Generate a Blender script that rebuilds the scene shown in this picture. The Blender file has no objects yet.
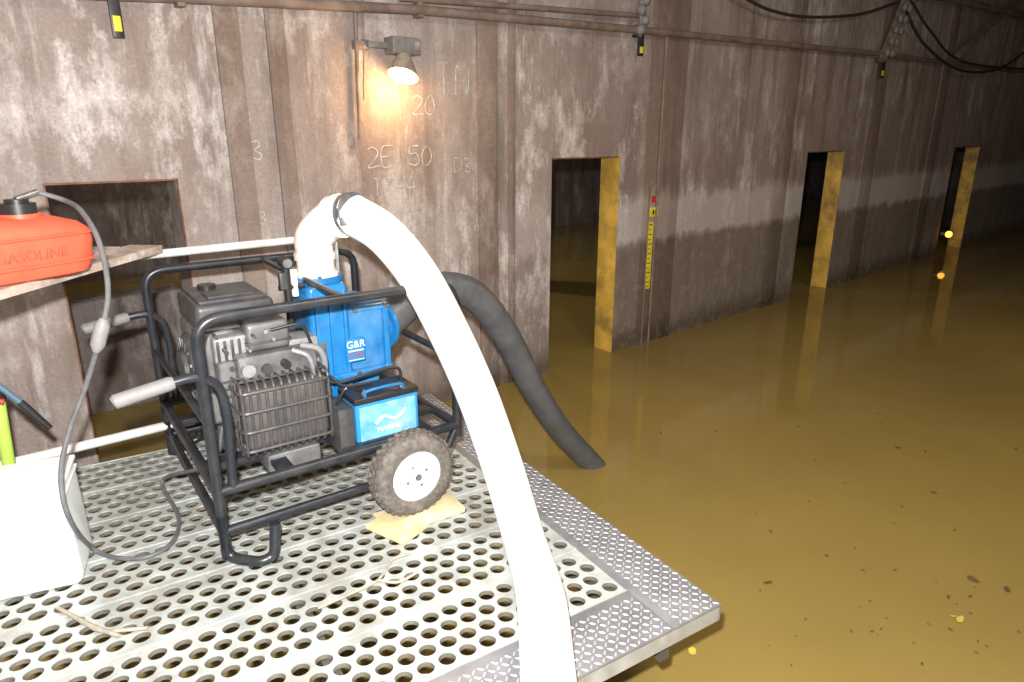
import bpy, bmesh, math, random
from mathutils import Vector, Matrix, Euler
random.seed(4)
F=670.0; TH=math.radians(17.1); CT,ST=math.cos(TH),math.sin(TH)
CAM=Vector((0,0,1.5)); WZ=-0.5
def ray(px,py):
    c=px-512; v=py-341
    return Vector((c, F*CT-v*ST, -(v*CT+F*ST)))
def onz(px,py,z):
    r=ray(px,py); t=(z-1.5)/r.z; return CAM+r*t
def aty(px,py,Y):
    r=ray(px,py); return CAM+r*(Y/r.y)
# wall frame (local x along wall, local y into the wall)
WA=math.radians(40.4); W0=Vector((-2.632,3.092,0))
MW=Matrix.Translation(W0)@Matrix.Rotation(WA,4,'Z'); MWI=MW.inverted()
# pump frame
PA=math.radians(36); P0=Vector((-1.04,2.11,0))
MP=Matrix.Translation(P0)@Matrix.Rotation(PA,4,'Z'); MPI=MP.inverted()
# platform frame
GA=math.radians(32); G0=Vector((0.70,1.88,0))
MG=Matrix.Translation(G0)@Matrix.Rotation(GA,4,'Z'); MGI=MG.inverted()
def plane(MI,px,py,y):
    c=MI@CAM; r=MI.to_3x3()@ray(px,py); t=(y-c.y)/r.y; return c+r*t
def wp(px,py,off=0): return plane(MWI,px,py,-off)
def lp(px,py,b): return plane(MPI,px,py,b)

# ---------------- materials
def nd(nt,t,**k):
    n=nt.nodes.new(t)
    for a,b in k.items():
        if a in n.inputs.keys(): n.inputs[a].default_value=b
        else: setattr(n,a,b)
    return n
MC={}
def mat(name,col,rough=.5,metal=0,var=.12,scale=12,bump=.0,dirt=None,dirtamt=.0,emit=0,spec=None,coat=0):
    if name in MC: return MC[name]
    m=bpy.data.materials.new(name); m.use_nodes=True; nt=m.node_tree
    b=nt.nodes['Principled BSDF']
    tc=nd(nt,'ShaderNodeTexCoord')
    nz=nd(nt,'ShaderNodeTexNoise'); nz.inputs['Scale'].default_value=scale; nz.inputs['Detail'].default_value=6
    nt.links.new(tc.outputs['Object'],nz.inputs['Vector'])
    rp=nd(nt,'ShaderNodeValToRGB')
    rp.color_ramp.elements[0].position=.3; rp.color_ramp.elements[1].position=.7
    c=Vector(col)
    rp.color_ramp.elements[0].color=(*[max(0,x*(1-var)) for x in c],1)
    rp.color_ramp.elements[1].color=(*[min(1,x*(1+var)) for x in c],1)
    nt.links.new(nz.outputs['Fac'],rp.inputs['Fac'])
    out=rp.outputs['Color']
    if dirt:
        n2=nd(nt,'ShaderNodeTexNoise'); n2.inputs['Scale'].default_value=scale*.45; n2.inputs['Detail'].default_value=8; n2.inputs['Roughness'].default_value=.7
        nt.links.new(tc.outputs['Object'],n2.inputs['Vector'])
        mr=nd(nt,'ShaderNodeMapRange'); mr.inputs[1].default_value=.48; mr.inputs[2].default_value=.68; mr.inputs[4].default_value=dirtamt
        nt.links.new(n2.outputs['Fac'],mr.inputs[0])
        mx=nd(nt,'ShaderNodeMix',data_type='RGBA'); nt.links.new(mr.outputs[0],mx.inputs[0])
        nt.links.new(out,mx.inputs[6]); mx.inputs[7].default_value=(*dirt,1); out=mx.outputs[2]
    nt.links.new(out,b.inputs['Base Color'])
    b.inputs['Roughness'].default_value=rough; b.inputs['Metallic'].default_value=metal
    if spec is not None: b.inputs['Specular IOR Level'].default_value=spec
    if coat: b.inputs['Coat Weight'].default_value=coat
    if bump:
        bp=nd(nt,'ShaderNodeBump'); bp.inputs['Strength'].default_value=bump; bp.inputs['Distance'].default_value=.01
        nt.links.new(nz.outputs['Fac'],bp.inputs['Height']); nt.links.new(bp.outputs[0],b.inputs['Normal'])
    if emit:
        b.inputs['Emission Color'].default_value=(*col,1); b.inputs['Emission Strength'].default_value=emit
    MC[name]=m; return m

def concrete(name,dark=1.0,bands=True,white=1.0,tint=(1,1,1)):
    m=bpy.data.materials.new(name); m.use_nodes=True; nt=m.node_tree; L=nt.links.new
    b=nt.nodes['Principled BSDF']; b.inputs['Roughness'].default_value=.88; b.inputs['Specular IOR Level'].default_value=.3
    tc=nd(nt,'ShaderNodeTexCoord'); O=tc.outputs['Object']
    def noise(scale,detail,rough=.6,mp=(1,1,1)):
        mpn=nd(nt,'ShaderNodeMapping'); mpn.inputs['Scale'].default_value=mp; L(O,mpn.inputs['Vector'])
        n=nd(nt,'ShaderNodeTexNoise'); n.inputs['Scale'].default_value=scale; n.inputs['Detail'].default_value=detail; n.inputs['Roughness'].default_value=rough
        L(mpn.outputs[0],n.inputs['Vector']); return n.outputs['Fac']
    def mrange(v,a,c,d=0,e=1):
        r=nd(nt,'ShaderNodeMapRange'); L(v,r.inputs[0]); r.inputs[1].default_value=a; r.inputs[2].default_value=c; r.inputs[3].default_value=d; r.inputs[4].default_value=e; return r.outputs[0]
    def mix(f,a,c,mode='MIX'):
        x=nd(nt,'ShaderNodeMix',data_type='RGBA',blend_type=mode)
        if isinstance(f,float): x.inputs[0].default_value=f
        else: L(f,x.inputs[0])
        for s,i in ((a,6),(c,7)):
            if isinstance(s,tuple): x.inputs[i].default_value=(*s,1)
            else: L(s,x.inputs[i])
        return x.outputs[2]
    def mul(a,c):
        x=nd(nt,'ShaderNodeMath',operation='MULTIPLY'); L(a,x.inputs[0])
        if isinstance(c,float): x.inputs[1].default_value=c
        else: L(c,x.inputs[1])
        return x.outputs[0]
    def C(r,g,bb): return (r*dark*tint[0],g*dark*tint[1],bb*dark*tint[2])
    big=noise(1.0,9,.68,(1.2,1,.8)); st=noise(1.6,8,.68,(2.4,1,.35)); fine=noise(55,5,.75); pat=noise(2.3,12,.76,(1.5,1,.7)); big2=noise(.45,4); mid=noise(9,10,.75)
    sp=nd(nt,'ShaderNodeSeparateXYZ'); L(O,sp.inputs[0])
    col=mix(mrange(big,.36,.64),C(.30,.238,.215),C(.50,.43,.405))
    col=mix(mrange(mid,.35,.65,0,.38),col,C(.22,.172,.15))
    col=mix(mul(mrange(st,.5,.66),.6),col,C(.19,.14,.115))
    w=mul(mrange(pat,.50,.62),mrange(big2,.40,.58))
    col=mix(mul(w,.85*white),col,C(.92,.88,.85))
    st2=noise(2.2,10,.74,(3.0,1,.4))
    col=mix(mul(mrange(st2,.56,.70),.7*white),col,C(.88,.83,.80))
    run=noise(1.9,9,.72,(3.6,1,.16)); xd=mrange(sp.outputs['X'],1.5,8,.35,.9)
    col=mix(mul(mul(mrange(run,.52,.64),xd),.75),col,C(.115,.085,.068))
    if bands:
        zz=nd(nt,'ShaderNodeMath',operation='MULTIPLY_ADD'); L(noise(3.5,8,.7,(1.2,1,.5)),zz.inputs[0]); zz.inputs[1].default_value=.34; L(sp.outputs['Z'],zz.inputs[2])
        z=zz.outputs[0]
        xr=mrange(sp.outputs['X'],3.2,4.8,.2,1)
        low=mrange(z,.66,.74,1,0); band=mul(mrange(z,.66,.74),mrange(z,1.06,1.14,1,0))
        col=mix(mul(mul(band,.60),xr),col,C(.60,.56,.54))
        col=mix(mul(mul(low,.78),xr),col,C(.165,.13,.10))
        col=mix(mul(mul(mrange(z,1.14,1.22),mrange(z,1.5,3.0,1,.4)),mul(xr,.45)),col,C(.22,.155,.125))
        col=mix(mul(mrange(z,-.25,-.05,1,0),.8),col,C(.08,.058,.032))
        col=mix(mul(mrange(mid,.50,.62),mul(mul(low,.4),xr)),col,C(.38,.33,.29))
    col=mix(mrange(fine,.35,.7,.0,.40),col,C(.11,.085,.072))
    L(col,b.inputs['Base Color'])
    bp=nd(nt,'ShaderNodeBump'); bp.inputs['Strength'].default_value=.5; bp.inputs['Distance'].default_value=.02
    L(mid,bp.inputs['Height']); L(bp.outputs[0],b.inputs['Normal'])
    return m
M_wall=concrete('stained_concrete',1.12); M_rib=concrete('stained_concrete_rib',.82,True,.5,(1,.93,.87))
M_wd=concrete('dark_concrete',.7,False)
M_black=mat('black_painted_steel',(.018,.021,.027),.33,0,.3,20,dirt=(.12,.10,.08),dirtamt=.2)
M_grip=mat('grey_rubber_grip',(.22,.21,.21),.6,0,.1,40)
M_blue=mat('blue_pump_paint',(.018,.19,.47),.32,0,.25,10,.1,dirt=(.20,.40,.60),dirtamt=.4)
M_blued=mat('blue_battery_plastic',(.03,.24,.52),.35,0,.1,8)
M_eng=mat('engine_grey_metal',(.155,.155,.16),.45,.3,.3,14,.15,dirt=(.34,.33,.31),dirtamt=.45)
M_engd=mat('engine_dark_plastic',(.05,.05,.054),.42,0,.3,18,dirt=(.20,.18,.16),dirtamt=.3)
M_engl=mat('cast_aluminium',(.34,.34,.34),.4,.4,.25,20,.1)
M_cage=mat('muffler_guard_metal',(.075,.07,.07),.45,.2,.2,20,dirt=(.2,.17,.15),dirtamt=.3)
M_cagei=mat('muffler_inner',(.12,.11,.105),.5,.3,.2,20,dirt=(.05,.045,.04),dirtamt=.5)
M_white=mat('white_pvc',(.88,.86,.80),.5,0,.05,9,dirt=(.58,.45,.32),dirtamt=.7)
M_hose=mat('white_hose_fabric',(.95,.96,.94),.6,0,.02,60,.03)
M_steel=mat('clamp_steel',(.35,.35,.36),.35,.8,.2,30)
M_suck=mat('dark_rubber_hose',(.085,.087,.093),.36,0,.15,9,.1,dirt=(.15,.145,.14),dirtamt=.6)
M_galv=mat('galvanised_steel',(.47,.50,.48),.42,.2,.25,9,.05,dirt=(.27,.25,.20),dirtamt=.7)
M_galvw=mat('grating_hole_wall',(.16,.15,.125),.6,.2,.2,9)  # darker than the top steel: shade inside the holes put into the colour
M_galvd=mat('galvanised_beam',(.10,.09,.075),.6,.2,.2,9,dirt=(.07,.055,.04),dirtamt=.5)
M_edge=mat('galvanised_edge_beam',(.40,.41,.39),.5,.3,.2,9,dirt=(.2,.17,.12),dirtamt=.5)
M_dia=mat('diamond_plate_steel',(.22,.22,.235),.4,.35,.2,9,dirt=(.36,.35,.34),dirtamt=.5)
M_diat=mat('diamond_plate_lug',(.50,.50,.51),.35,.3,.15,20)
M_rail=mat('white_rail_paint',(.74,.74,.72),.5,0,.1,12,dirt=(.3,.24,.18),dirtamt=.5)
M_board=mat('weathered_board',(.40,.32,.27),.8,0,.4,14,.3,dirt=(.78,.76,.74),dirtamt=.95)
M_red=mat('red_gascan_plastic',(.74,.105,.055),.42,0,.12,10)
M_redt=mat('embossed_letters',(.66,.085,.045),.5)
M_cap=mat('black_cap',(.02,.02,.02),.4)
M_bucket=mat('white_bucket_plastic',(.90,.95,.93),.4,0,.03,8)
M_line=mat('grey_fuel_line',(.12,.12,.125),.4,0,.2,30)
M_tire=mat('tire_rubber',(.115,.10,.088),.8,0,.3,60,.3,dirt=(.26,.22,.18),dirtamt=.65)
M_rim=mat('white_wheel_rim',(.74,.73,.70),.5,0,.08,14,dirt=(.45,.36,.25),dirtamt=.5)
M_wood=mat('yellow_wood',(.66,.56,.30),.75,0,.2,12,.1,dirt=(.8,.75,.6),dirtamt=.5)
M_yel=mat('yellow_jamb_paint',(.68,.42,.07),.6,0,.3,5,.2,dirt=(.11,.08,.045),dirtamt=.95)
M_yell=mat('yellow_label',(.85,.68,.04),.5)
M_pipe=mat('rusty_conduit',(.24,.18,.15),.6,.1,.3,10,.1,dirt=(.12,.07,.05),dirtamt=.6)
M_cable=mat('cable_black',(.035,.03,.028),.6)
M_lampb=mat('lamp_housing',(.22,.21,.20),.5,.2,.2,20)
M_shade=mat('lamp_shade_metal',(.46,.38,.30),.45,.3,.2,20)
M_bulb=mat('lamp_glow',(1,.66,.28),.5,emit=22)
M_bulb2=mat('far_lamp_glow',(1,.36,.05),.5,emit=4)
M_chalk=mat('chalk',(.58,.57,.56),.9,0,.35,30,dirt=(.30,.25,.22),dirtamt=1.0)
M_lime=mat('lime_plastic',(.50,.75,.12),.5)
M_leaf=mat('leaf_brown',(.10,.06,.02),.8,0,.4,4)
M_leafy=mat('leaf_yellow',(.50,.42,.06),.7,0,.2,4)
M_rope=mat('tan_rope',(.36,.32,.25),.9,0,.2,30)
M_textw=mat('label_white',(.85,.85,.85),.5)
M_textr=mat('label_red',(.6,.03,.03),.5)
M_rust=mat('rusty_trim',(.20,.09,.05),.7,0,.4,12)

# ---------------- mesh builder
class B:
    def __init__(s): s.bm=bmesh.new(); s.m=[]
    def mi(s,m):
        if m not in s.m: s.m.append(m)
        return s.m.index(m)
    def face(s,vs,m):
        try:
            f=s.bm.faces.new(vs); f.material_index=s.mi(m); return f
        except ValueError: return None
    def merge(s,t,m,M=None):
        mp={}
        for v in t.verts: mp[v]=s.bm.verts.new(M@v.co if M else v.co)
        for f in t.faces: s.face([mp[v] for v in f.verts],m)
        t.free()
    def box(s,c,size,m,bev=0,rot=(0,0,0),seg=2,taper=None):
        t=bmesh.new(); bmesh.ops.create_cube(t,size=1)
        for v in t.verts:
            k=1
            if taper and v.co.z>0: k=taper
            v.co=Vector((v.co.x*size[0]*k,v.co.y*size[1]*k,v.co.z*size[2]))
        if bev: bmesh.ops.bevel(t,geom=t.edges[:],offset=min(bev,min(size)*.49),segments=seg,profile=.6,affect='EDGES')
        s.merge(t,m,Matrix.Translation(Vector(c))@Euler(rot).to_matrix().to_4x4())
    def bb(s,lo,hi,m,bev=0,seg=2):
        lo=Vector(lo);hi=Vector(hi); s.box((lo+hi)/2,[abs(x) for x in (hi-lo)],m,bev,seg=seg)
    def sweep(s,pts,r,m,seg=12,cap=True,prof=None):
        pts=[Vector(p) for p in pts]; n=len(pts); rs=r if isinstance(r,(list,tuple)) else [r]*n
        T=[(pts[min(i+1,n-1)]-pts[max(i-1,0)]).normalized() for i in range(n)]
        up=Vector((0,0,1)) if abs(T[0].z)<.9 else Vector((1,0,0))
        N=(up-T[0]*up.dot(T[0])).normalized(); rings=[]
        for i in range(n):
            N=(N-T[i]*N.dot(T[i])).normalized(); Bn=T[i].cross(N)
            rings.append([s.bm.verts.new(pts[i]+(N*math.cos(2*math.pi*k/seg)+Bn*math.sin(2*math.pi*k/seg))*rs[i]) for k in range(seg)])
        for i in range(n-1):
            for k in range(seg):
                s.face([rings[i][k],rings[i][(k+1)%seg],rings[i+1][(k+1)%seg],rings[i+1][k]],m)
        if cap: s.face(rings[0][::-1],m); s.face(rings[-1],m)
    def cyl(s,p0,p1,r,m,seg=20,r1=None): s.sweep([p0,p1],[r,r if r1 is None else r1],m,seg)
    def lathe(s,prof,o,ax,m,seg=32,mats=None):
        o=Vector(o); ax=Vector(ax).normalized(); u=ax.orthogonal().normalized(); w=ax.cross(u); R=[]
        for (r,h) in prof:
            R.append([s.bm.verts.new(o+ax*h+(u*math.cos(2*math.pi*k/seg)+w*math.sin(2*math.pi*k/seg))*max(r,1e-4)) for k in range(seg)])
        for i in range(len(R)-1):
            mm=mats[i] if mats else m
            for k in range(seg): s.face([R[i][k],R[i][(k+1)%seg],R[i+1][(k+1)%seg],R[i+1][k]],mm)
    def obj(s,name,parent=None,M=None,ang=35,mod=None):
        bmesh.ops.recalc_face_normals(s.bm,faces=s.bm.faces[:])
        me=bpy.data.meshes.new(name); s.bm.to_mesh(me); s.bm.free()
        for m in s.m: me.materials.append(m)
        me.polygons.foreach_set('use_smooth',[True]*len(me.polygons)); me.set_sharp_from_angle(angle=math.radians(ang))
        o=bpy.data.objects.new(name,me); bpy.context.scene.collection.objects.link(o)
        if parent: o.parent=parent
        if M is not None: o.matrix_local=M if parent else M
        if M is not None and not parent: o.matrix_world=M
        return o
def empty(name,M):
    e=bpy.data.objects.new(name,None); bpy.context.scene.collection.objects.link(e); e.matrix_world=M; e.empty_display_size=.1; return e
def cr(pts,n=8):
    pts=[Vector(p) for p in pts]; P=[pts[0]*2-pts[1]]+pts+[pts[-1]*2-pts[-2]]; out=[]
    for i in range(1,len(P)-2):
        for k in range(n):
            t=k/n; a,b,c,d=P[i-1],P[i],P[i+1],P[i+2]
            out.append(.5*((2*b)+(c-a)*t+(2*a-5*b+4*c-d)*t*t+(3*b-a-3*c+d)*t**3))
    out.append(pts[-1]); return out
def fillet(pts,r,n=6,closed=False):
    pts=[Vector(p) for p in pts]; out=[]; N=len(pts)
    for i in range(N):
        if not closed and i in(0,N-1): out.append(pts[i]); continue
        p=pts[i]; a=pts[i-1]; c=pts[(i+1)%N]
        da=(a-p); dc=(c-p); rr=min(r,da.length*.49,dc.length*.49)
        s=p+da.normalized()*rr; e=p+dc.normalized()*rr
        for k in range(n+1):
            t=k/n; out.append(s*(1-t)**2+p*2*t*(1-t)+e*t*t)
    if closed: out.append(out[0].copy())
    return out
def text(st,size,M,m,name,parent=None,ext=.001):
    c=bpy.data.curves.new(name+'_c','FONT'); c.body=st; c.size=size; c.extrude=ext; c.align_x='CENTER'; c.align_y='CENTER'
    o=bpy.data.objects.new(name+'_t',c); bpy.context.scene.collection.objects.link(o)
    bpy.context.view_layer.update()
    me=bpy.data.meshes.new_from_object(o.evaluated_get(bpy.context.evaluated_depsgraph_get()))
    bpy.data.objects.remove(o); me.materials.clear(); me.materials.append(m)
    ob=bpy.data.objects.new(name,me); bpy.context.scene.collection.objects.link(ob)
    if parent: ob.parent=parent; ob.matrix_local=M
    else: ob.matrix_world=M
    return ob
RX=Matrix.Rotation(math.pi/2,4,'X')

# ---------------- room
top=4.2; bot=-1.3; th=.2
D=[]
for (xl,yl,xr,yr) in ((45,187,176,179),(552,158,620,156),(808,152,845,150),(955,147,980,146)):
    D.append((wp(xl,yl).x,wp(xr,yr).x,(wp(xl,yl).z+wp(xr,yr).z)/2))
b=B(); u=-5.0
for (l,r,z) in D:
    b.bb((u,0,bot),(l,th,top),M_wall); b.bb((l,0,z),(r,th,top),M_wall); u=r
b.bb((u,0,bot),(30,th,top),M_wall)
b.obj('wall_back',M=MW)
b=B()
for (x0,x1,y) in ((222,246,100),(272,290,100),(478,497,200),(508,514,200),(646,680,150),(776,790,150),(868,880,120),(935,943,110)):
    a=wp(x0,y).x; c=wp(x1,y).x
    b.bb((a,-.018,bot),(c,.001,top),M_rib,.004)
b.obj('wall_ribs',M=MW)
for i,(l,r,z) in enumerate(D):
    b=B()
    if i==0:
        b.bb((l-.008,-.008,z),(r+.008,th,z+.01),M_rust); b.bb((r,-.008,bot),(r+.008,th,z+.01),M_rust); b.bb((l-.008,-.004,bot),(l,th,z),M_rust)
    else:
        b.bb((r-.015,-.006,bot),(r,th+.01,z),M_yel,.003)
        b.bb((l,0.0,z-.012),(r-.015,th,z+.0),M_rust)
    b.obj('trim_%d'%(i+1),M=MW)
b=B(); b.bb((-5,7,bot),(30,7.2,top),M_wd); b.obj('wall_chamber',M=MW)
b=B()
for uu in (1.75,5.9,10.5): b.bb((uu,2.6,bot),(uu+.45,3.1,top),M_wd,.01)
b.bb((-.5,1.5,-.9),(1.35,1.75,.35),M_wd,.01)
b.obj('concrete_column',M=MW)
b=B(); b.bb((-5.2,-9,bot),(-5,7.2,top),M_wd); b.obj('wall_left',M=MW)
b=B(); b.bb((30,-9,bot),(30.2,7.2,top),M_wd); b.obj('wall_right',M=MW)
b=B(); b.bb((-5.2,-9.2,bot),(30.2,-9,top),M_wd); b.obj('wall_front',M=MW)
b=B(); b.bb((-5.2,-9.2,top),(30.2,7.2,top+.2),M_wd); b.obj('ceiling',M=MW)
b=B(); b.bb((-5.2,-9.2,bot-.1),(30.2,7.2,bot),M_wd); b.obj('floor',M=MW)
# water
m=bpy.data.materials.new('murky_water'); m.use_nodes=True; nt=m.node_tree; bs=nt.nodes['Principled BSDF']; L=nt.links.new
tc=nd(nt,'ShaderNodeTexCoord'); n1=nd(nt,'ShaderNodeTexNoise'); n1.inputs['Scale'].default_value=.5; n1.inputs['Detail'].default_value=6
L(tc.outputs['Object'],n1.inputs['Vector']); rp=nd(nt,'ShaderNodeValToRGB'); rp.color_ramp.elements[0].position=.3; rp.color_ramp.elements[1].position=.7
rp.color_ramp.elements[0].color=(.225,.162,.048,1); rp.color_ramp.elements[1].color=(.295,.213,.060,1)
L(n1.outputs['Fac'],rp.inputs['Fac']); L(rp.outputs['Color'],bs.inputs['Base Color'])
bs.inputs['Roughness'].default_value=.04; bs.inputs['IOR'].default_value=1.38
n2=nd(nt,'ShaderNodeTexNoise'); n2.inputs['Scale'].default_value=2.2; n2.inputs['Detail'].default_value=3; L(tc.outputs['Object'],n2.inputs['Vector'])
bp=nd(nt,'ShaderNodeBump'); bp.inputs['Strength'].default_value=.07; bp.inputs['Distance'].default_value=.02; L(n2.outputs['Fac'],bp.inputs['Height']); L(bp.outputs[0],bs.inputs['Normal'])
b=B(); vs=[b.bm.verts.new(p) for p in ((-5,-9,WZ),(30,-9,WZ),(30,7,WZ),(-5,7,WZ))]; b.face(vs,m); b.obj('flood_water',M=MW)
# leaves
b=B()
def leaf(p,s,m):
    a=random.uniform(0,6.28); d=Vector((math.cos(a),math.sin(a),0)); e=Vector((-d.y,d.x,0)); k=random.uniform(.3,.6)
    z=Vector((0,0,.004)); c=[p+d*s+z*1.5,p+d*s*.4+e*s*k+z,p-d*s*.5+e*s*k*.8+z,p-d*s+z*2,p-d*s*.4-e*s*k+z,p+d*s*.5-e*s*k+z*2]
    b.face([b.bm.verts.new(q) for q in c],m)
for _ in range(130):
    px=random.uniform(600,1020); py=random.uniform(300,670)
    if py<355-.3*(px-610)+25: continue
    if px<740 and py>440: continue
    leaf(onz(px,py,WZ),random.uniform(.004,.014),M_leaf)
for px,py,s,mm in ((768,583,.026,M_leaf),(973,580,.03,M_leaf),(960,620,.03,M_leafy),(953,617,.018,M_leafy),(692,652,.026,M_leafy),(898,448,.022,M_leaf),(746,403,.018,M_leaf),(934,493,.018,M_leaf),(1007,590,.024,M_leaf),(970,597,.016,M_leaf)):
    leaf(onz(px,py,WZ),s,mm)
b.obj('floating_leaves')

# ---------------- platform
b=B(); X0=-4.5; Yb=2.27; sw=.22
nP=7; pw=(Yb-sw)/nP; px_=.070; rows=4; mg=.020; rp_=(pw-2*mg)/rows
def flat(x0,y0,x1,y1,z,m): b.face([b.bm.verts.new(p) for p in ((x0,y0,z),(x1,y0,z),(x1,y1,z),(x0,y1,z))],m)
for i in range(nP):
    y0=sw+i*pw
    b.bb((X0,y0+.001,-.03),(-sw,y0+.005,.003),M_galv); b.bb((X0,y0+pw-.005,-.03),(-sw,y0+pw-.001,.003),M_galv)
    flat(X0,y0+.005,-sw,y0+mg,0,M_galv); flat(X0,y0+pw-mg,-sw,y0+pw-.005,0,M_galv)
    for j in range(rows):
        yc=y0+mg+rp_*(j+.5); off=(px_/2 if j%2 else 0)
        x=-sw-off
        if off: flat(-sw-off,yc-rp_/2,-sw,yc+rp_/2,0,M_galv)
        while x-px_>X0:
            cx=x-px_/2; R=.0275; K=16; hx,hy=px_/2,rp_/2
            ci=[];co=[];cl=[];cm=[]
            for k in range(K):
                a=2*math.pi*(k+.5)/K; ca,sa=math.cos(a),math.sin(a)
                ci.append(b.bm.verts.new((cx+R*ca,yc+R*sa,.0)));cm.append(b.bm.verts.new((cx+R*.95*ca,yc+R*.95*sa,-.004))); cl.append(b.bm.verts.new((cx+R*.94*ca,yc+R*.94*sa,-.020)))
                t=min(hx/abs(ca) if abs(ca)>1e-6 else 9,hy/abs(sa) if abs(sa)>1e-6 else 9); co.append(b.bm.verts.new((cx+t*ca,yc+t*sa,0)))
            for k in range(K):
                k2=(k+1)%K
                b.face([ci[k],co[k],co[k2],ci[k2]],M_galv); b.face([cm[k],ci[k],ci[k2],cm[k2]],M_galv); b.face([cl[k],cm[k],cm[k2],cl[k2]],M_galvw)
            for sx,sy in ((1,1),(-1,1),(-1,-1),(1,-1)):
                cn=Vector((cx+sx*hx,yc+sy*hy,0)); best=None
                for k in range(K):
                    k2=(k+1)%K; A_,B_=co[k].co,co[k2].co
                    if abs(A_.x-B_.x)>1e-5 and abs(A_.y-B_.y)>1e-5 and ((A_+B_)/2-cn).length<.03: best=(k,k2)
                if best: b.face([co[best[0]],b.bm.verts.new(cn),co[best[1]]],M_galv)
            x-=px_
# diamond plate strips
b.bb((-sw+.001,0,-.006),(0,Yb,.002),M_dia,.001); b.bb((X0,0,-.006),(-sw-.002,sw-.001,.002),M_dia,.001)
def lug(x,y,a):
    l,w,h=.0120,.0030,.0026; d=Vector((math.cos(a),math.sin(a),0)); e=Vector((-d.y,d.x,0)); o=Vector((x,y,.002))
    base=[o+d*l,o+d*l*.4+e*w,o-d*l*.4+e*w,o-d*l,o-d*l*.4-e*w,o+d*l*.4-e*w]; V=[b.bm.verts.new(p) for p in base]
    T=[b.bm.verts.new(o+d*l*.55+Vector((0,0,h))),b.bm.verts.new(o-d*l*.55+Vector((0,0,h)))]
    b.face([V[0],V[1],T[0]],M_diat); b.face([V[1],V[2],T[1],T[0]],M_diat); b.face([V[2],V[3],T[1]],M_diat)
    b.face([V[3],V[4],T[1]],M_diat); b.face([V[4],V[5],T[0],T[1]],M_diat); b.face([V[5],V[0],T[0]],M_diat)
sp=.0235
for i in range(int(Yb/sp)):
    for j in range(int((sw-.01)/sp)): lug(-.012-j*sp,.014+i*sp,math.pi/4*(1 if (i+j)%2 else -1)+.0)
for i in range(int((sw-.01)/sp)):
    for j in range(90): lug(-sw-.016-j*sp,.014+i*sp,math.pi/4*(1 if (i+j)%2 else -1))
# beams
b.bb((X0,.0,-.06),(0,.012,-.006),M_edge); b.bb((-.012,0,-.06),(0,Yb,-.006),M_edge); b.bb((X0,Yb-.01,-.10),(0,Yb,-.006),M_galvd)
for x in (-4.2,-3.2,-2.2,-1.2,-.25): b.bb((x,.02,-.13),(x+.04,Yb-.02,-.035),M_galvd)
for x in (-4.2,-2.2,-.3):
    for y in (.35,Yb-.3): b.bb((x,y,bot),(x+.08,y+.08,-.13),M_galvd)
b.obj('metal_platform',M=MG,ang=25)

# guard rail
b=B(); rn=.76
a0=wp(300,240,rn)
zt=.99
b.cyl((-1.2,-rn,zt),(a0.x+.02,-rn,zt),.019,M_rail); b.cyl((-1.2,-rn,.19),(a0.x+.02,-rn,.17),.021,M_rail)
for ux in (-1.15,a0.x,):
    b.cyl((ux,-rn,.0),(ux,-rn,zt),.019,M_rail); b.bb((ux-.05,-rn-.05,0),(ux+.05,-rn+.05,.008),M_rail)
b.obj('guard_rail',M=MW)

# ---------------- board with gas can
zb=1.012
p0=onz(-40,312,zb+.0); p1=onz(163,252,zb)
dirv=(p1-p0).normalized(); wv=Vector((-dirv.y,dirv.x,0)); 
b=B()
def slab(b,p0,p1,w,z0,z1,m):
    q=[p0,p1,p1+w,p0+w]; lo=[b.bm.verts.new((a.x,a.y,z0)) for a in q]; hi=[b.bm.verts.new((a.x,a.y,z1)) for a in q]
    b.face(lo[::-1],m); b.face(hi,m)
    for i in range(4): b.face([lo[i],lo[(i+1)%4],hi[(i+1)%4],hi[i]],m)
slab(b,p0-dirv*.4,p1,wv*.145,zb,zb+.03,M_board); slab(b,p0+wv*.155-dirv*.4,p1+wv*.155-dirv*.05,wv*.145,zb,zb+.03,M_board)
for k in (.08,.2): 
    q=p0-dirv*.3+wv*k; b.bb((q.x-.03,q.y-.03,.0),(q.x+.03,q.y+.03,zb),M_board)
b.obj('wooden_plank_shelf')
gz=zb+.031
gc=onz(55,279,gz)+wv*.13
GM=Matrix.Translation(Vector((gc.x,gc.y,gz)))@Matrix.Rotation(math.atan2(dirv.y,dirv.x)-.42,4,'Z')
e=empty('gasoline_can',GM)
b=B()
prof=[(0,.175,.095),(.008,.200,.110),(.03,.212,.118),(.10,.226,.126),(.135,.222,.126),(.16,.190,.110),(.178,.13,.085),(.185,.10,.06),(.187,.0,.0)]
K=44; R=[]; ee=.42
def sup(a,rx,ry): ca,sa=math.cos(a),math.sin(a); return rx*math.copysign(abs(ca)**ee,ca),ry*math.copysign(abs(sa)**ee,sa)
for z,rx,ry in prof:
    R.append([b.bm.verts.new((*sup(2*math.pi*k/K,rx,ry),z*1.1)) for k in range(K)])
for i in range(len(R)-1):
    for k in range(K): b.face([R[i][k],R[i][(k+1)%K],R[i+1][(k+1)%K],R[i+1][k]],M_red)
b.face(R[0][::-1],M_red)
for z,s_ in ((.05,.97),(.14,1.0)): b.sweep([Vector((*sup(2*math.pi*k/44,.226*s_,.129*s_),z)) for k in range(45)],.005,M_red,6,False)
b.obj('can_body',e,Matrix())
b=B(); cxx=.035; b.cyl((cxx,-.02,.17),(cxx,-.02,.212),.062,M_red,28); b.cyl((cxx,-.02,.210),(cxx,-.02,.245),.052,M_cap,28); b.cyl((cxx,-.02,.24),(cxx,-.02,.258),.034,M_cap,24); b.cyl((cxx,-.02,.256),(cxx+.07,-.02,.275),.011,M_steel)
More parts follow.
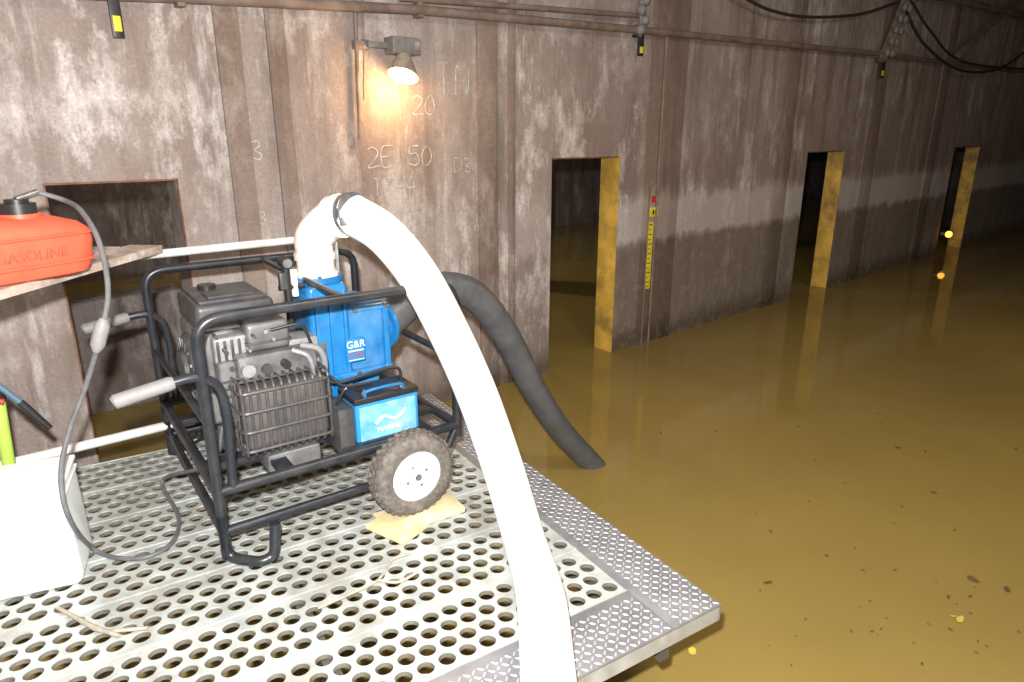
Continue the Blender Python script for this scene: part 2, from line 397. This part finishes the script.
b.sweep(cr([(-.20,0,.16),(-.18,0,.23),(-.10,0,.235),(-.06,0,.19)]),.016,M_red)
b.obj('can_cap',e,Matrix())
text('GASOLINE',.046,Matrix.Translation((.0,-.1245,.085))@RX,M_redt,'can_lettering',e,.003)

# fuel line
gcap=GM@Vector((cxx+.07,-.02,.275))
b=B()
pts=[gcap,aty(66,201,2.3),aty(82,212,2.22),aty(99,242,2.16),aty(108,290,2.14),aty(101,333,2.1),aty(86,385,2.08),aty(68,435,2.02),aty(61,480,1.95),aty(70,520,1.93),onz(92,548,.03),onz(118,558,.014),onz(150,556,.014),onz(174,540,.014),onz(178,515,.014),onz(163,480,.05),MP@Vector((.05,.35,.24)),MP@Vector((.12,.4,.36))]
b.sweep(cr(pts,10),.0085,M_line,10)
q0=aty(104,318,2.115);q1=aty(96,352,2.09)
b.sweep([q0,q0.lerp(q1,.2),q0.lerp(q1,.8),q1],[.011,.023,.023,.011],M_grip,14)
b.obj('fuel_line_hose')

# white tub
b=B(); c=onz(84,586,0); 
BM=Matrix.Translation(Vector((c.x,c.y,0)))@Matrix.Rotation(math.radians(24),4,'Z')
b.box((-.19,.14,.190),(.38,.27,.38),M_bucket,.035,seg=4,taper=.97)
b.box((-.19,.14,.374),(.376,.270,.018),M_bucket,.008,seg=3)
b.box((-.19,.14,.34),(.376,.272,.010),M_bucket,.004)
b.box((-.19,.14,.386),(.20,.12,.012),M_bucket,.006,seg=3)
b.obj('white_storage_tub',M=BM)
# lime pole
b=B(); q=aty(-2,400,2.3); r_=onz(18,520,.0); b.cyl(r_,q,.022,M_lime,16); b.cyl(q,q+(q-r_).normalized()*.04,.026,M_cap,16); b.obj('lime_pole')
# dark lever
b=B(); q0=aty(-25,368,2.2); q1=aty(20,402,2.25); q2=aty(50,428,2.3)
b.sweep([q0,q1],[.011,.011],mat('blue_tape',(.08,.15,.22),.4)); b.sweep([q1,q1.lerp(q2,.1),q2],[.012,.014,.011],M_cap); b.sweep([aty(-30,395,2.2),aty(4,402,2.24)],.010,M_textr)
b.obj('dark_lever')

# ---------------- pump set
P=empty('portable_trash_pump',MP)
ZT=.92; BW=1.02; LA=.99; zr=.29
b=B(); r=.0195
for yy in (0,BW):
    b.sweep(fillet([(0,yy,.03),(0,yy,ZT),(LA,yy,ZT),(LA,yy,zr-.05)],.09,8),r,M_black,14)
    b.cyl((0,yy,zr),(LA,yy,zr),r,M_black,14)
    b.cyl((.0,yy,.13),(.72,yy,.13),r*.9,M_black,14)
    b.sweep(fillet([(.66,yy,.13),(.9,yy,.13),(LA,yy,zr)],.06),r*.9,M_black,14)
    sg=-1 if yy==0 else 1
    b.sweep(fillet([(0,yy,.2),(0,yy,.022),(.09,yy+sg*.10,.022),(.14,yy+sg*.10,.03),(.155,yy+sg*.10,.16)],.05,6),r,M_black,14)
    b.sweep(cr([(-.10,yy,.722),(-.04,yy,.728),(.0,yy,.72),(.045,yy,.68),(.06,yy,.6),(.06,yy,.5),(.05,yy,zr)],6),.0175,M_black,14)
    b.sweep([(-.265,yy,.695),(-.26,yy,.697),(-.10,yy,.722),(-.085,yy,.724)],[.018,.024,.024,.02],M_grip,16)
b.cyl((0,0,.55),(0,BW,.55),.015,M_black,12); b.cyl((0,0,.13),(0,BW,.13),r*.9,M_black); b.cyl((LA,0,zr),(LA,BW,zr),r,M_black); b.cyl((0,0,zr),(0,BW,zr),r,M_black)
b.cyl((LA,0,.6),(LA,BW,.6),.015,M_black,12)
b.cyl((.52,0,ZT),(.52,BW,ZT),.014,M_black,12)
for yy in (.20,.72): b.bb((.0,yy,zr-.015),(LA,yy+.07,zr+.012),M_black,.003)
for xx in (.22,.50,.82): b.bb((xx,.0,zr-.012),(xx+.06,BW,zr+.010),M_black,.003)
b.obj('tube_frame',P,Matrix())
# wheels
wr=.172; wa=.70
for i,yy in enumerate((-.12,BW+.12)):
    b=B(); s=-1 if i==0 else 1; o=Vector((wa,yy,wr+.03))
    prof=[(.105,-.045),(.13,-.052),(.155,-.048),(.168,-.036),(.172,-.02),(.172,.02),(.168,.036),(.155,.048),(.13,.052),(.105,.045)]
    b.lathe(prof,o,(0,1,0),M_tire,48)
    for k in range(34):
        a=2*math.pi*k/34
        for h,da in ((-.024,0),(.0,.09),(.024,0)):
            p=o+Vector((math.cos(a+da)*.1725,h,math.sin(a+da)*.1725)); b.box(p,(.010,.019,.018),M_tire,.002,rot=(0,-(a+da),0),seg=1)
    b.lathe([(.108,-.046),(.108,-.036),(.098,-.03),(.085,-.028),(.055,-.04),(.03,-.043),(.03,-.06),(.016,-.06),(.016,-.03),(.016,.03),(.03,.06),(.03,.043),(.055,.04),(.085,.028),(.108,.036),(.108,.046)] ,o,(0,1,0),M_rim,40)
    for k in range(4):
        a=k*math.pi/2+.4; p=o+Vector((math.cos(a)*.045,s*.042,math.sin(a)*.045)); b.cyl(p,p+Vector((0,s*.006,0)),.006,M_steel,8)
    b.cyl(o+Vector((0,s*.062,0)),o-Vector((0,s*.13,0)),.011,M_steel,12)
    b.obj('wheel_%d'%(i+1),P,Matrix())
b=B(); b.cyl((wa,-.02,wr+.03),(wa,BW+.02,wr+.03),.013,M_black); b.bb((wa-.03,-.015,.13),(wa+.03,.015,.24),M_black,.004); b.bb((wa-.03,BW-.015,.13),(wa+.03,BW+.015,.24),M_black,.004); b.obj('axle',P,Matrix())

def fb(b,x0,y0,x1,y1,pb,d,m,bev=.01,seg=2):
    xm,ym=(x0+x1)/2,(y0+y1)/2
    a0=lp(x0,ym,pb).x; a1=lp(x1,ym,pb).x; z1=lp(xm,y0,pb).z; z0=lp(xm,y1,pb).z
    b.bb((a0,pb,z0),(a1,pb+d,z1),m,bev,seg); return a0,a1,z0,z1
# engine
b=B()
zbp=zr+.012
fbk=fb(b,225,345,335,445,.36,.40,M_eng,.02)
b.bb((fbk[0]-.02,.33,zbp),(fbk[1]+.02,.8,fbk[2]+.02),M_eng,.008)
for k in range(9):
    z=fbk[2]+.05+k*.022; b.bb((fbk[0]-.012,.345,z),(fbk[1]-.02,.80,z+.006),M_engl)
h=fb(b,204,330,243,425,.33,.38,M_eng,.035,4)
hc=Vector((h[0],.52,(h[2]+h[3])/2))
b.lathe([(0,-.05),(.07,-.05),(.085,-.045),(.09,-.03),(.14,-.025),(.15,-.01),(.15,.03)],hc,(1,0,0),M_engd,36)
for k in range(16):
    a=2*math.pi*k/16; p=hc+Vector((-.028,math.cos(a)*.115,math.sin(a)*.115)); b.box(p,(.006,.012,.035),M_eng,0,rot=(a+math.pi/2,0,0))
b.obj('engine_block',P,Matrix())
b=B()
t=fb(b,196,302,276,330,.34,.36,M_engd,.025,4)
b.bb((t[0]+.02,.37,t[3]-.005),(t[1]-.02,.67,t[3]+.012),M_engd,.01,3)
b.bb((t[0]+.06,.40,t[3]+.008),(t[1]-.06,.50,t[3]+.02),M_engd,.006,3)
b.cyl((t[0]+.10,.6,t[3]),(t[0]+.10,.6,t[3]+.03),.035,M_cap,24)
b.bb((t[0]+.02,.36,t[2]+.012),(t[1]-.02,.337,t[2]+.022),M_engl)
b.obj('fuel_tank',P,Matrix())
b=B()
a=fb(b,247,322,290,350,.24,.16,M_eng,.02,4); b.bb((a[0]-.006,.235,a[2]+.03),(a[1]+.006,.40,a[2]+.038),M_engd,.003)
a=fb(b,214,336,262,362,.27,.12,M_engl,.012,3)
for k in range(5): b.bb((a[0]+.008+k*.026,.262,a[2]+.01),(a[0]+.018+k*.026,.275,a[3]-.01),M_engd,.002)
a=fb(b,238,352,318,376,.20,.14,M_eng,.012,3)
b.cyl((a[0]+.03,.2,a[2]+.05),(a[0]+.03,.17,a[2]+.05),.025,M_engl,20); b.cyl((a[0]+.1,.2,a[2]+.04),(a[0]+.1,.18,a[2]+.04),.02,M_engd,20); b.cyl((a[0]+.17,.2,a[2]+.05),(a[0]+.17,.165,a[2]+.05),.016,M_cap,20)
a=fb(b,290,338,320,372,.26,.12,M_engl,.012,3)
a=fb(b,222,362,240,425,.24,.10,M_eng,.015,3)
for k in range(6): b.bb((a[0]-.003,.236,a[2]+.02+k*.03),(a[1]+.003,.26,a[2]+.03+k*.03),M_engd,.002)
b.sweep(cr([lp(300,345,.2),lp(320,350,.18),lp(325,370,.18),lp(318,395,.2)]),.013,M_grip)
b.sweep(cr([lp(292,350,.18),lp(308,356,.16),lp(313,372,.17),lp(308,388,.18)]),.011,M_engl)
b.sweep(cr([lp(270,330,.22),lp(300,325,.2),lp(312,345,.2)]),.006,M_cap)
for k in range(14):
    x=random.uniform(212,320); y=random.uniform(330,378); p=lp(x,y,.19+random.uniform(0,.05)); b.cyl(p,p+Vector((0,.05,0)),random.uniform(.005,.009),M_engl if k%2 else M_engd,8)
b.obj('carburetor_and_filter',P,Matrix())
# muffler guard
b=B()
a=fb(b,245,384,330,444,.128,.2,M_cagei,.03,4)
a0,a1,z0,z1=lp(241,412,.115).x,lp(333,412,.115).x,lp(287,450,.115).z,lp(287,378,.115).z
nb=12
for k in range(nb):
    x=a0+.008+(a1-a0-.016)*k/(nb-1)
    b.sweep(fillet([(x,.33,z1),(x,.115,z1),(x,.115,z0),(x,.33,z0)],.035,5),.0062,M_cage,8)
for k in range(4):
    z=z0+.03+(z1-z0-.06)*k/3; b.sweep(fillet([(a0,.33,z),(a0,.11,z),(a1,.11,z),(a1,.33,z)],.03,5),.0075,M_cage,8)
for k in range(4):
    y=.16+k*.05; b.bb((a0,y,z1-.004),(a1,y+.008,z1+.004),M_cage,.002); b.bb((a0-.003,y,z0),(a0+.003,y+.01,z1),M_cage,.002)
b.obj('muffler_guard',P,Matrix())
b=B(); a=fb(b,268,450,322,468,.12,.14,M_eng,.012,3); a=fb(b,270,440,320,456,.2,.2,M_engd,.01)
b.obj('oil_pan',P,Matrix())
# pump body
b=B()
pb=.36
A=fb(b,312,284,352,400,pb,.24,M_blue,.03,4)
cx=(A[0]+A[1])/2; cy=pb+.12
b.bb((A[0]+.0,pb+.03,zbp),(A[1]+.14,pb+.23,zbp+.03),M_blue,.006)
C=fb(b,348,302,386,378,pb+.04,.22,M_blue,.022,3)
b.bb((C[0]+.02,pb+.06,zbp),(C[1]-.03,pb+.2,C[2]+.05),M_blue,.02)
ztop=lp(328,272,cy).z
b.lathe([(.085,A[3]-.08),(.09,A[3]-.03),(.083,A[3]),(.08,ztop-.03),(.110,ztop-.028),(.110,ztop-.004),(.0,ztop-.004)],(cx,cy,0),(0,0,1),M_blue,32)
for k in range(6):
    an=k*math.pi/3+.3; p=Vector((cx+.097*math.cos(an),cy+.097*math.sin(an),ztop-.006)); b.cyl(p,p+Vector((0,0,.012)),.009,M_steel,6)
for f in (.15,.5,.85):
    x=A[0]+(A[1]-A[0])*f; b.bb((x-.006,pb-.014,A[2]+.05),(x+.006,pb+.01,A[3]-.02),M_blue,.004)
b.bb((A[0]-.012,pb-.02,A[3]-.07),(A[1]+.01,pb+.2,A[3]-.045),M_blue,.008)
b.bb((A[0]-.012,pb-.02,A[2]+.09),(A[1]+.01,pb+.2,A[2]+.115),M_blue,.008)
b.bb((C[0],pb+.02,C[3]-.035),(C[1]+.02,pb+.25,C[3]-.01),M_blue,.008); b.bb((C[0],pb+.02,C[2]+.03),(C[1]+.02,pb+.25,C[2]+.055),M_blue,.008)
b.bb((C[1]-.015,pb+.02,C[2]+.03),(C[1]+.012,pb+.25,C[3]-.01),M_blue,.006)
for zz in (C[3]-.022,C[2]+.042):
    for xx in (C[0]+.03,C[1]-.005): b.cyl((xx,pb+.03,zz),(xx,pb+.005,zz),.010,M_steel,6)
b.lathe([(0,-.16),(.12,-.16),(.165,-.13),(.17,0),(.165,.02),(0,.02)],(A[0]+.02,cy+.02,.50),(1,0,0),M_blue,36)
b.cyl((A[0]-.2,cy+.02,.5),(A[0],cy+.02,.5),.08,M_eng,24)
b.lathe([(.085,0),(.085,.05),(.115,.05),(.115,.07),(.08,.07),(.08,.1),(0,.1)],(C[1]-.02,cy+.03,(C[2]+C[3])/2+.02),(1,.3,0),M_blue,28)
inlet=MP@Vector((C[1]+.06,cy+.05,(C[2]+C[3])/2+.02))
b.lathe([(.04,0),(.045,.03),(.03,.045),(0,.045)],(C[0]+.06,cy,C[3]-.01),(0,0,1),M_blue,20)
b.obj('pump_casing',P,Matrix())
ly=pb-.024; lz=lp(356,350,ly)
b=B(); b.box((lz.x,ly+.006,lz.z),(.085,.012,.105),M_blued,.002); b.box((lz.x,ly-.001,lz.z-.002),(.07,.002,.006),M_textw)
b.box((lz.x,ly-.001,lz.z-.044),(.07,.002,.003),M_textw); b.obj('pump_label',P,Matrix())
text('G&R',.044,Matrix.Translation((lz.x,ly-.002,lz.z+.026))@RX,M_textw,'pump_logo',P); text('PUMPS',.023,Matrix.Translation((lz.x,ly-.002,lz.z-.023))@RX,M_textr,'pump_logo_word',P)
# valve
b=B(); g=lp(288,292,.4); g1=lp(288,262,.4)
b.cyl((g.x,.4,g.z-.12),(g.x,.4,g1.z),.016,M_cap,12); b.cyl((g.x,.43,g1.z),(g.x,.37,g1.z),.024,M_cap,20); b.cyl((g.x,.369,g1.z),(g.x,.367,g1.z),.018,M_steel,20)
b.cyl((g.x-.035,.4,g.z+.02),(g.x+.07,.4,g.z+.02),.012,M_cap,12); b.cyl((g.x+.03,.4,g.z-.02),(g.x+.03,.4,g.z+.09),.014,M_rail,12)
b.box((g.x-.02,.39,g.z+.05),(.03,.03,.07),M_engd,.006)
b.obj('primer_valve',P,Matrix())
# battery
b=B(); q=fb(b,356,398,419,440,.06,.17,M_blued,.01,3)
b.bb((q[0]-.004,.056,q[3]-.004),(q[1]+.004,.234,q[3]+.022),M_cap,.008,3)
for k in (.2,.8):
    x=q[0]+(q[1]-q[0])*k; b.cyl((x,.1,q[3]+.02),(x,.1,q[3]+.04),.011,M_steel,12)
b.sweep(cr([(q[0]+.05,.07,q[3]+.02),(q[0]+.06,.06,q[3]+.05),(q[1]-.08,.06,q[3]+.05),(q[1]-.06,.07,q[3]+.02)]),.006,M_blue,8)
b.sweep(cr([(q[0]+.05,.1,q[3]+.04),(q[0]-.02,.09,q[3]+.07),(q[0]-.06,.12,q[3]-.02),(q[0]-.05,.2,q[3]-.08),(q[0]-.09,.25,q[3]-.1)]),.007,M_cap,8)
b.sweep(cr([(q[1]-.05,.1,q[3]+.04),(q[1]-.06,.16,q[3]+.09),(q[0]+.0,.22,q[3]+.05),(q[0]-.06,.25,q[3]+.08),(q[0]-.1,.26,q[3]-.06)]),.007,M_cap,8)
b.sweep(cr([lp(320,372,.15),lp(333,378,.1),lp(345,386,.08),lp(372,382,.08)]),.006,M_cap,8)
b.bb((q[0]-.07,.04,zbp),(q[1]+.015,.26,q[2]),M_black,.005)
b.bb((q[0]-.075,.05,q[2]-.01),(q[0]-.01,.2,q[3]+.0),M_engd,.01)
b.obj('battery',P,Matrix())
bx=(q[0]+q[1])/2; bz=(q[2]+q[3])/2
b=B(); b.box((bx,.0585,bz-.0),(q[1]-q[0]-.03,.002,q[3]-q[2]-.03),mat('battery_label_blue',(.12,.40,.70),.4,0,.3,14,dirt=(.45,.62,.75),dirtamt=.6),.0); b.sweep(cr([(bx-.06,.056,bz-.005),(bx-.02,.056,bz+.02),(bx+.03,.056,bz+.0),(bx+.08,.056,bz+.03)]),.006,M_textw,6)
b.obj('battery_sticker',P,Matrix()); text('MARINE',.03,Matrix.Translation((bx,.0565,bz-.035))@RX,M_textw,'battery_lettering',P)
# elbow + clamp
b=B()
E0=MP@Vector((cx,cy,ztop-.01))
hs=[aty(352,214,E0.y-.10),aty(385,235,E0.y-.17),aty(418,275,E0.y-.24),aty(448,330,E0.y-.32),aty(476,392,E0.y-.42),aty(502,465,E0.y-.52),aty(523,535,E0.y-.66)]
EL=[E0,E0+Vector((0,0,.10)),E0+Vector((.005,-.0,.17)),aty(335,217,E0.y-.04),hs[0]]
b.sweep(cr(EL,8),.079,M_white,28)
b.cyl(E0,E0+Vector((0,0,.025)),.098,M_white,28); b.cyl(E0+Vector((0,0,.075)),E0+Vector((0,0,.10)),.088,M_white,28)
tw=(hs[0]-EL[3]).normalized()
b.cyl(EL[3]-tw*.0,EL[3]+tw*.045,.090,M_white,28)
b.cyl(hs[0]-tw*.015,hs[0]+tw*.0,.087,M_steel,28); b.cyl(hs[0]+tw*.016,hs[0]+tw*.022,.0865,M_steel,28)
b.box(hs[0]+tw*.01+Vector((-.02,-.085,-.02)),(.03,.025,.03),M_steel,.003)
b.cyl(E0+Vector((.1,-.02,.03)),E0+Vector((.1,-.02,.15)),.009,M_steel,8)
b.obj('discharge_elbow',P,MPI)
# discharge hose
g1=onz(540,600,.088); g2=onz(547,660,.085)
pts=[hs[0]+tw*.0]+hs[1:]+[g1+Vector((0,0,.02)),g2,onz(551,720,.08),Vector((.12,1.12,-.03)),Vector((.14,.98,-.3)),Vector((.15,.92,-.7))]
b=B(); c_=cr(pts,10); b.sweep(c_,[.083-.006*min(1,i/90) for i in range(len(c_))],M_hose,32); b.obj('discharge_hose')
# suction hose
sp_=[inlet,aty(412,300,3.18),aty(440,288,3.26),aty(474,296,3.36),aty(506,336,3.48),aty(534,390,3.60),aty(562,432,3.72),onz(592,464,WZ),onz(606,480,WZ-.12),onz(620,500,WZ-.35)]
cp=cr(sp_,14); b=B(); rr=[.086-.020*i/len(cp)+.0014*math.sin(i*1.7) for i in range(len(cp))]
b.sweep(cp,rr,M_suck,24); b.obj('suction_hose')
# wood pad under wheel
c=MP@Vector((wa,-.12,0))
b=B(); b.box((.02,-.01,.0145),(.34,.16,.026),M_wood,.003); b.box((-.10,-.05,.012),(.14,.20,.02),M_wood,.003,rot=(0,0,.4)); b.obj('wood_chock',M=Matrix.Translation(c)@Matrix.Rotation(PA-.05,4,'Z'))
# rope / stick on grating
b=B(); b.sweep(cr([onz(318,608,.012),onz(350,594,.012),onz(378,580,.012),onz(392,560,.012),onz(412,553,.012)]),.005,M_rope,8)
b.sweep(cr([onz(378,580,.012),onz(398,582,.012),onz(418,572,.012)]),.005,M_rope,8); b.obj('frayed_rope')
b=B(); b.sweep([onz(58,608,.01),onz(95,628,.014),onz(120,636,.01)],[.006,.009,.006],M_rope,8); b.sweep([onz(102,632,.01),onz(148,628,.01)],.006,M_rope,8); b.obj('wooden_stick')

# ---------------- wall fittings
b=B()
pp=[wp(-160,-18,.06),wp(180,-3,.06),wp(420,10,.06),wp(640,30,.06),wp(880,54,.06),wp(1024,72,.06),wp(1100,82,.06)]
b.sweep(pp,.030,M_pipe,16)
b.sweep([wp(400,-2,.06),wp(645,16,.06)],.02,M_pipe,12)
for p in pp[1:-1]: b.box(p+Vector((0,.03,0)),(.04,.09,.09),M_pipe,.005)
b.obj('wall_conduit_pipe',M=MW)
b=B()
b.sweep([wp(354,-20,.03),wp(357,60,.03),wp(360,140,.03)],.012,M_pipe,12); b.sweep([wp(363,-20,.03),wp(364,100,.03)],.006,M_pipe,8)
q=wp(358,45,.03); b.box(q,(.06,.05,.05),M_pipe,.006)
b.obj('electrical_conduit',M=MW)
# wall lamp
lc=wp(404,46,.12)
E=empty('wall_flood_lamp',MW@Matrix.Translation(lc))
b=B(); b.box((0,.02,0),(.20,.12,.10),M_lampb,.012,seg=3); b.box((-.16,.06,0),(.14,.05,.035),M_lampb,.008); b.cyl((-.20,.10,0),(-.24,.10,0),.03,M_lampb)
b.box((.07,-.045,.0),(.04,.01,.05),M_engl,.002)
S=Matrix.Translation((-.0,.0,-.05))@Euler((-.35,.35,0)).to_matrix().to_4x4()
t=bmesh.new(); R=[]
for (r0,z0) in ((.045,0),(.055,-.03),(.105,-.15),(.101,-.15),(.05,-.03),(.036,-.01)):
    R.append([t.verts.new((r0*math.cos(2*math.pi*k/24),r0*math.sin(2*math.pi*k/24)*.8,z0)) for k in range(24)])
for i in range(5):
    for k in range(24): t.faces.new([R[i][k],R[i][(k+1)%24],R[i+1][(k+1)%24],R[i+1][k]])
b.merge(t,M_shade,S); b.obj('lamp_housing',E,Matrix())
b=B(); 
t=bmesh.new(); bmesh.ops.create_uvsphere(t,u_segments=16,v_segments=10,radius=.055); b.merge(t,M_bulb,S@Matrix.Translation((0,0,-.14))); b.obj('bulb',E,Matrix())
ld=bpy.data.lights.new('flood_lamp_light','POINT'); ld.energy=14; ld.color=(1,.60,.25); ld.shadow_soft_size=.05
lo=bpy.data.objects.new('flood_lamp_light',ld); bpy.context.scene.collection.objects.link(lo); lo.parent=E; lo.location=(-.07,-.07,-.25)
# gauge
b=B()
p=wp(653,212,.02); b.box(p,(.13,.02,.09),M_yell,.003)
a=wp(651,222,.02); c=wp(649,288,.02); b.bb((a.x-.035,-.03,c.z),(a.x+.03,-.018,a.z+.0),M_yell,.002)
n=14
for k in range(n):
    z=c.z+(a.z-c.z)*(k+.5)/n; b.bb((a.x-.035,-.033,z-.004),(a.x-.01+.02*(k%2),-.0295,z+.004),M_cap)
b.bb((p.x-.02,-.034,p.z-.02),(p.x+.0,-.029,p.z+.02),M_cap); b.bb((p.x+.02,-.034,p.z-.02),(p.x+.04,-.029,p.z+.02),M_cap)
b.bb((p.x-.03,-.03,p.z+.09),(p.x+.03,-.018,p.z+.15),M_textr); 
b.obj('water_level_gauge',M=MW)
b=B(); g0=wp(662,60,.03); b.cyl((g0.x+.05,-.03,bot),(g0.x+.05,-.03,2.35),.011,M_pipe,10); b.cyl((a.x-.055,-.03,WZ-.2),(a.x-.055,-.03,p.z+.3),.007,M_pipe,8); b.obj('vertical_conduit',M=MW)
# hanging tags
def tag(x,y0,y1,w,off,name,extra=None):
    b=B(); a=wp(x,y0,off); c=wp(x,y1,off); 
    b.bb((c.x-w/2,-off-.012,c.z),(c.x+w/2,-off+.012,a.z),M_cap,.003); h=(a.z-c.z)
    b.bb((c.x-w*.35,-off-.016,c.z+h*.12),(c.x+w*.35,-off-.0115,c.z+h*.42),M_yell,.002)
    b.bb((c.x-w*.35,-off,a.z-.02),(c.x+w*.35,0,a.z),M_cap)
    if extra: extra(b,a,c)
    b.obj(name,M=MW)
tag(119,-14,38,.05,.08,'hanging_tag')
def ins(b,a,c):
    for k in range(4):
        t=bmesh.new(); bmesh.ops.create_uvsphere(t,u_segments=14,v_segments=8,radius=.042); b.merge(t,M_grip,Matrix.Translation((a.x+(.03 if k%2 else -.02),-.10,a.z+.03+k*.075)))
    b.cyl((a.x,-.08,a.z-.02),(a.x,-.08,a.z+.35),.018,M_pipe)
tag(640,34,56,.06,.08,'hanging_tag.001',ins)
def brk(b,a,c):
    d=wp(912,-20,.08)-a
    b.sweep([a,a+d],.07,M_pipe,4)
    for k in range(7):
        for s in (-1,1):
            p=a+d*(.08+k*.14)+Vector((s*.075,-.08,0)); b.lathe([(0,-.03),(.035,-.03),(.055,0),(.035,.03),(0,.03)],p,(0,1,0),M_grip,14)
tag(881,60,78,.09,.08,'hanging_tag.002',brk)
# cables top right
b=B()
b.sweep(cr([wp(735,-8,.1),wp(770,10,.1),wp(810,17,.1),wp(860,14,.1),wp(898,2,.1)]),.016,M_cable,8)
b.sweep(cr([wp(905,10,.12),wp(925,45,.14),wp(960,70,.14),wp(1000,68,.14),wp(1040,40,.1)]),.018,M_cable,8)
b.sweep(cr([wp(908,-5,.12),wp(930,30,.14),wp(965,62,.14),wp(1040,70,.14)]),.016,M_cable,8)
b.obj('hanging_cables',M=MW)
b=B(); b.sweep([wp(920,-8,.12),wp(1060,24,.12)],.05,M_pipe,12); b.sweep([wp(958,55,.08),wp(1040,-20,.08)],.06,M_pipe,4); b.obj('overhead_brace',M=MW)
# hand-drawn chalk strokes
GL={'2':[[(0,.8),(.3,1),(.6,.8),(.5,.5),(0,0),(.7,.05)]],'E':[[(.6,1),(0,.95),(.05,0),(.65,.05)],[(0,.5),(.5,.55)]],'5':[[(.6,1),(.1,1),(.05,.6),(.5,.6),(.6,.3),(.4,0),(0,.1)]],
'0':[[(.3,1),(.05,.6),(.1,.1),(.4,0),(.6,.4),(.5,.9),(.3,1)]],'F':[[(.6,1),(0,.95),(.02,0)],[(0,.5),(.45,.52)]],'4':[[(.3,1),(0,.4),(.7,.45)],[(.5,.8),(.5,0)]],'I':[[(.3,1),(.3,0)],[(.1,1),(.5,1)]],
'-':[[(0,.5),(.6,.5)]],'N':[[(0,0),(.05,1),(.5,.1),(.55,1)]],'3':[[(0,.9),(.4,1),(.5,.7),(.2,.5),(.55,.3),(.4,0),(0,.1)]],'V':[[(0,1),(.3,0),(.6,1)]],' ':[], 'D':[[(0,0),(0,1),(.5,.8),(.55,.3),(0,0)]]}
b=B()
def chalk(s,x,y,h):
    p=wp(x,y,.005); cu=p.x-len(s)*h*.8/2
    for ch in s:
        for stroke in GL[ch]:
            pts=[Vector((cu+a*h+random.uniform(-.04,.04)*h,p.y,p.z+(c-.5)*h+random.uniform(-.04,.04)*h)) for a,c in stroke]
            pts=cr(pts,4) if len(pts)>2 else pts
            for q_ in range(len(pts)-1):
                d=pts[q_+1]-pts[q_]
                if d.length<1e-5: continue
                n_=Vector((-d.z,0,d.x)).normalized()*.0032
                b.face([b.bm.verts.new(v) for v in (pts[q_]-n_,pts[q_+1]-n_,pts[q_+1]+n_,pts[q_]+n_)],M_chalk)
        cu+=h*.8
chalk('2E 50',402,156,.13); chalk('IF-4',396,186,.11); chalk('IN',456,80,.20); chalk('3',258,150,.11); chalk('V3',259,218,.07); chalk('D3',464,165,.10); chalk('20',425,105,.12); chalk('3V',305,225,.10)
b.obj('chalk_writing',M=MW)
# far orange lamp
p=wp(943,232,-.05)
b=B(); t=bmesh.new(); bmesh.ops.create_uvsphere(t,u_segments=12,v_segments=8,radius=.055)
b.merge(t,M_bulb2,Matrix.Translation((p.x-.25,-.12,p.z))); b.cyl((p.x-.25,0,p.z),(p.x-.25,-.09,p.z),.03,M_lampb); b.obj('small_orange_lamp',M=MW)

# ---------------- lights
def light(name,kind,loc,e,col,**k):
    d=bpy.data.lights.new(name,kind); d.energy=e; d.color=col
    for a,v in k.items(): setattr(d,a,v)
    o=bpy.data.objects.new(name,d); bpy.context.scene.collection.objects.link(o); o.location=loc; return o
light('camera_flash','POINT',(-.06,.03,1.66),780,(1,.985,.965),shadow_soft_size=.03)
for uu,nn,e in ((2,-4,85),(7,-4.5,70)):
    o=light('ceiling_fill','AREA',MW@Vector((uu,nn,4.15)),e,(1,.86,.70),shape='RECTANGLE',size=1.2,size_y=.3); o.rotation_euler=(0,0,WA)  # unseen area lights, added to lift the wall where the flash falls off
light('chamber_fill','POINT',MW@Vector((5,5,3.6)),190,(1,.88,.7),shadow_soft_size=.1)  # unseen point light, added to show the back wall through the openings
light('chamber_fill.001','POINT',MW@Vector((.6,.9,3.2)),30,(1,.88,.7),shadow_soft_size=.1)  # second added fill, brightens the view through the left opening
w=bpy.data.worlds.new('World'); bpy.context.scene.world=w; w.use_nodes=True; w.node_tree.nodes['Background'].inputs[0].default_value=(.02,.016,.012,1)
# camera
cd=bpy.data.cameras.new('Camera'); cd.sensor_width=36; cd.lens=36*F/1024; cd.clip_start=.02
co=bpy.data.objects.new('Camera',cd); bpy.context.scene.collection.objects.link(co); co.location=CAM; co.rotation_euler=(math.pi/2-TH,0,0)
bpy.context.scene.camera=co
bpy.context.scene.view_settings.view_transform='Standard'
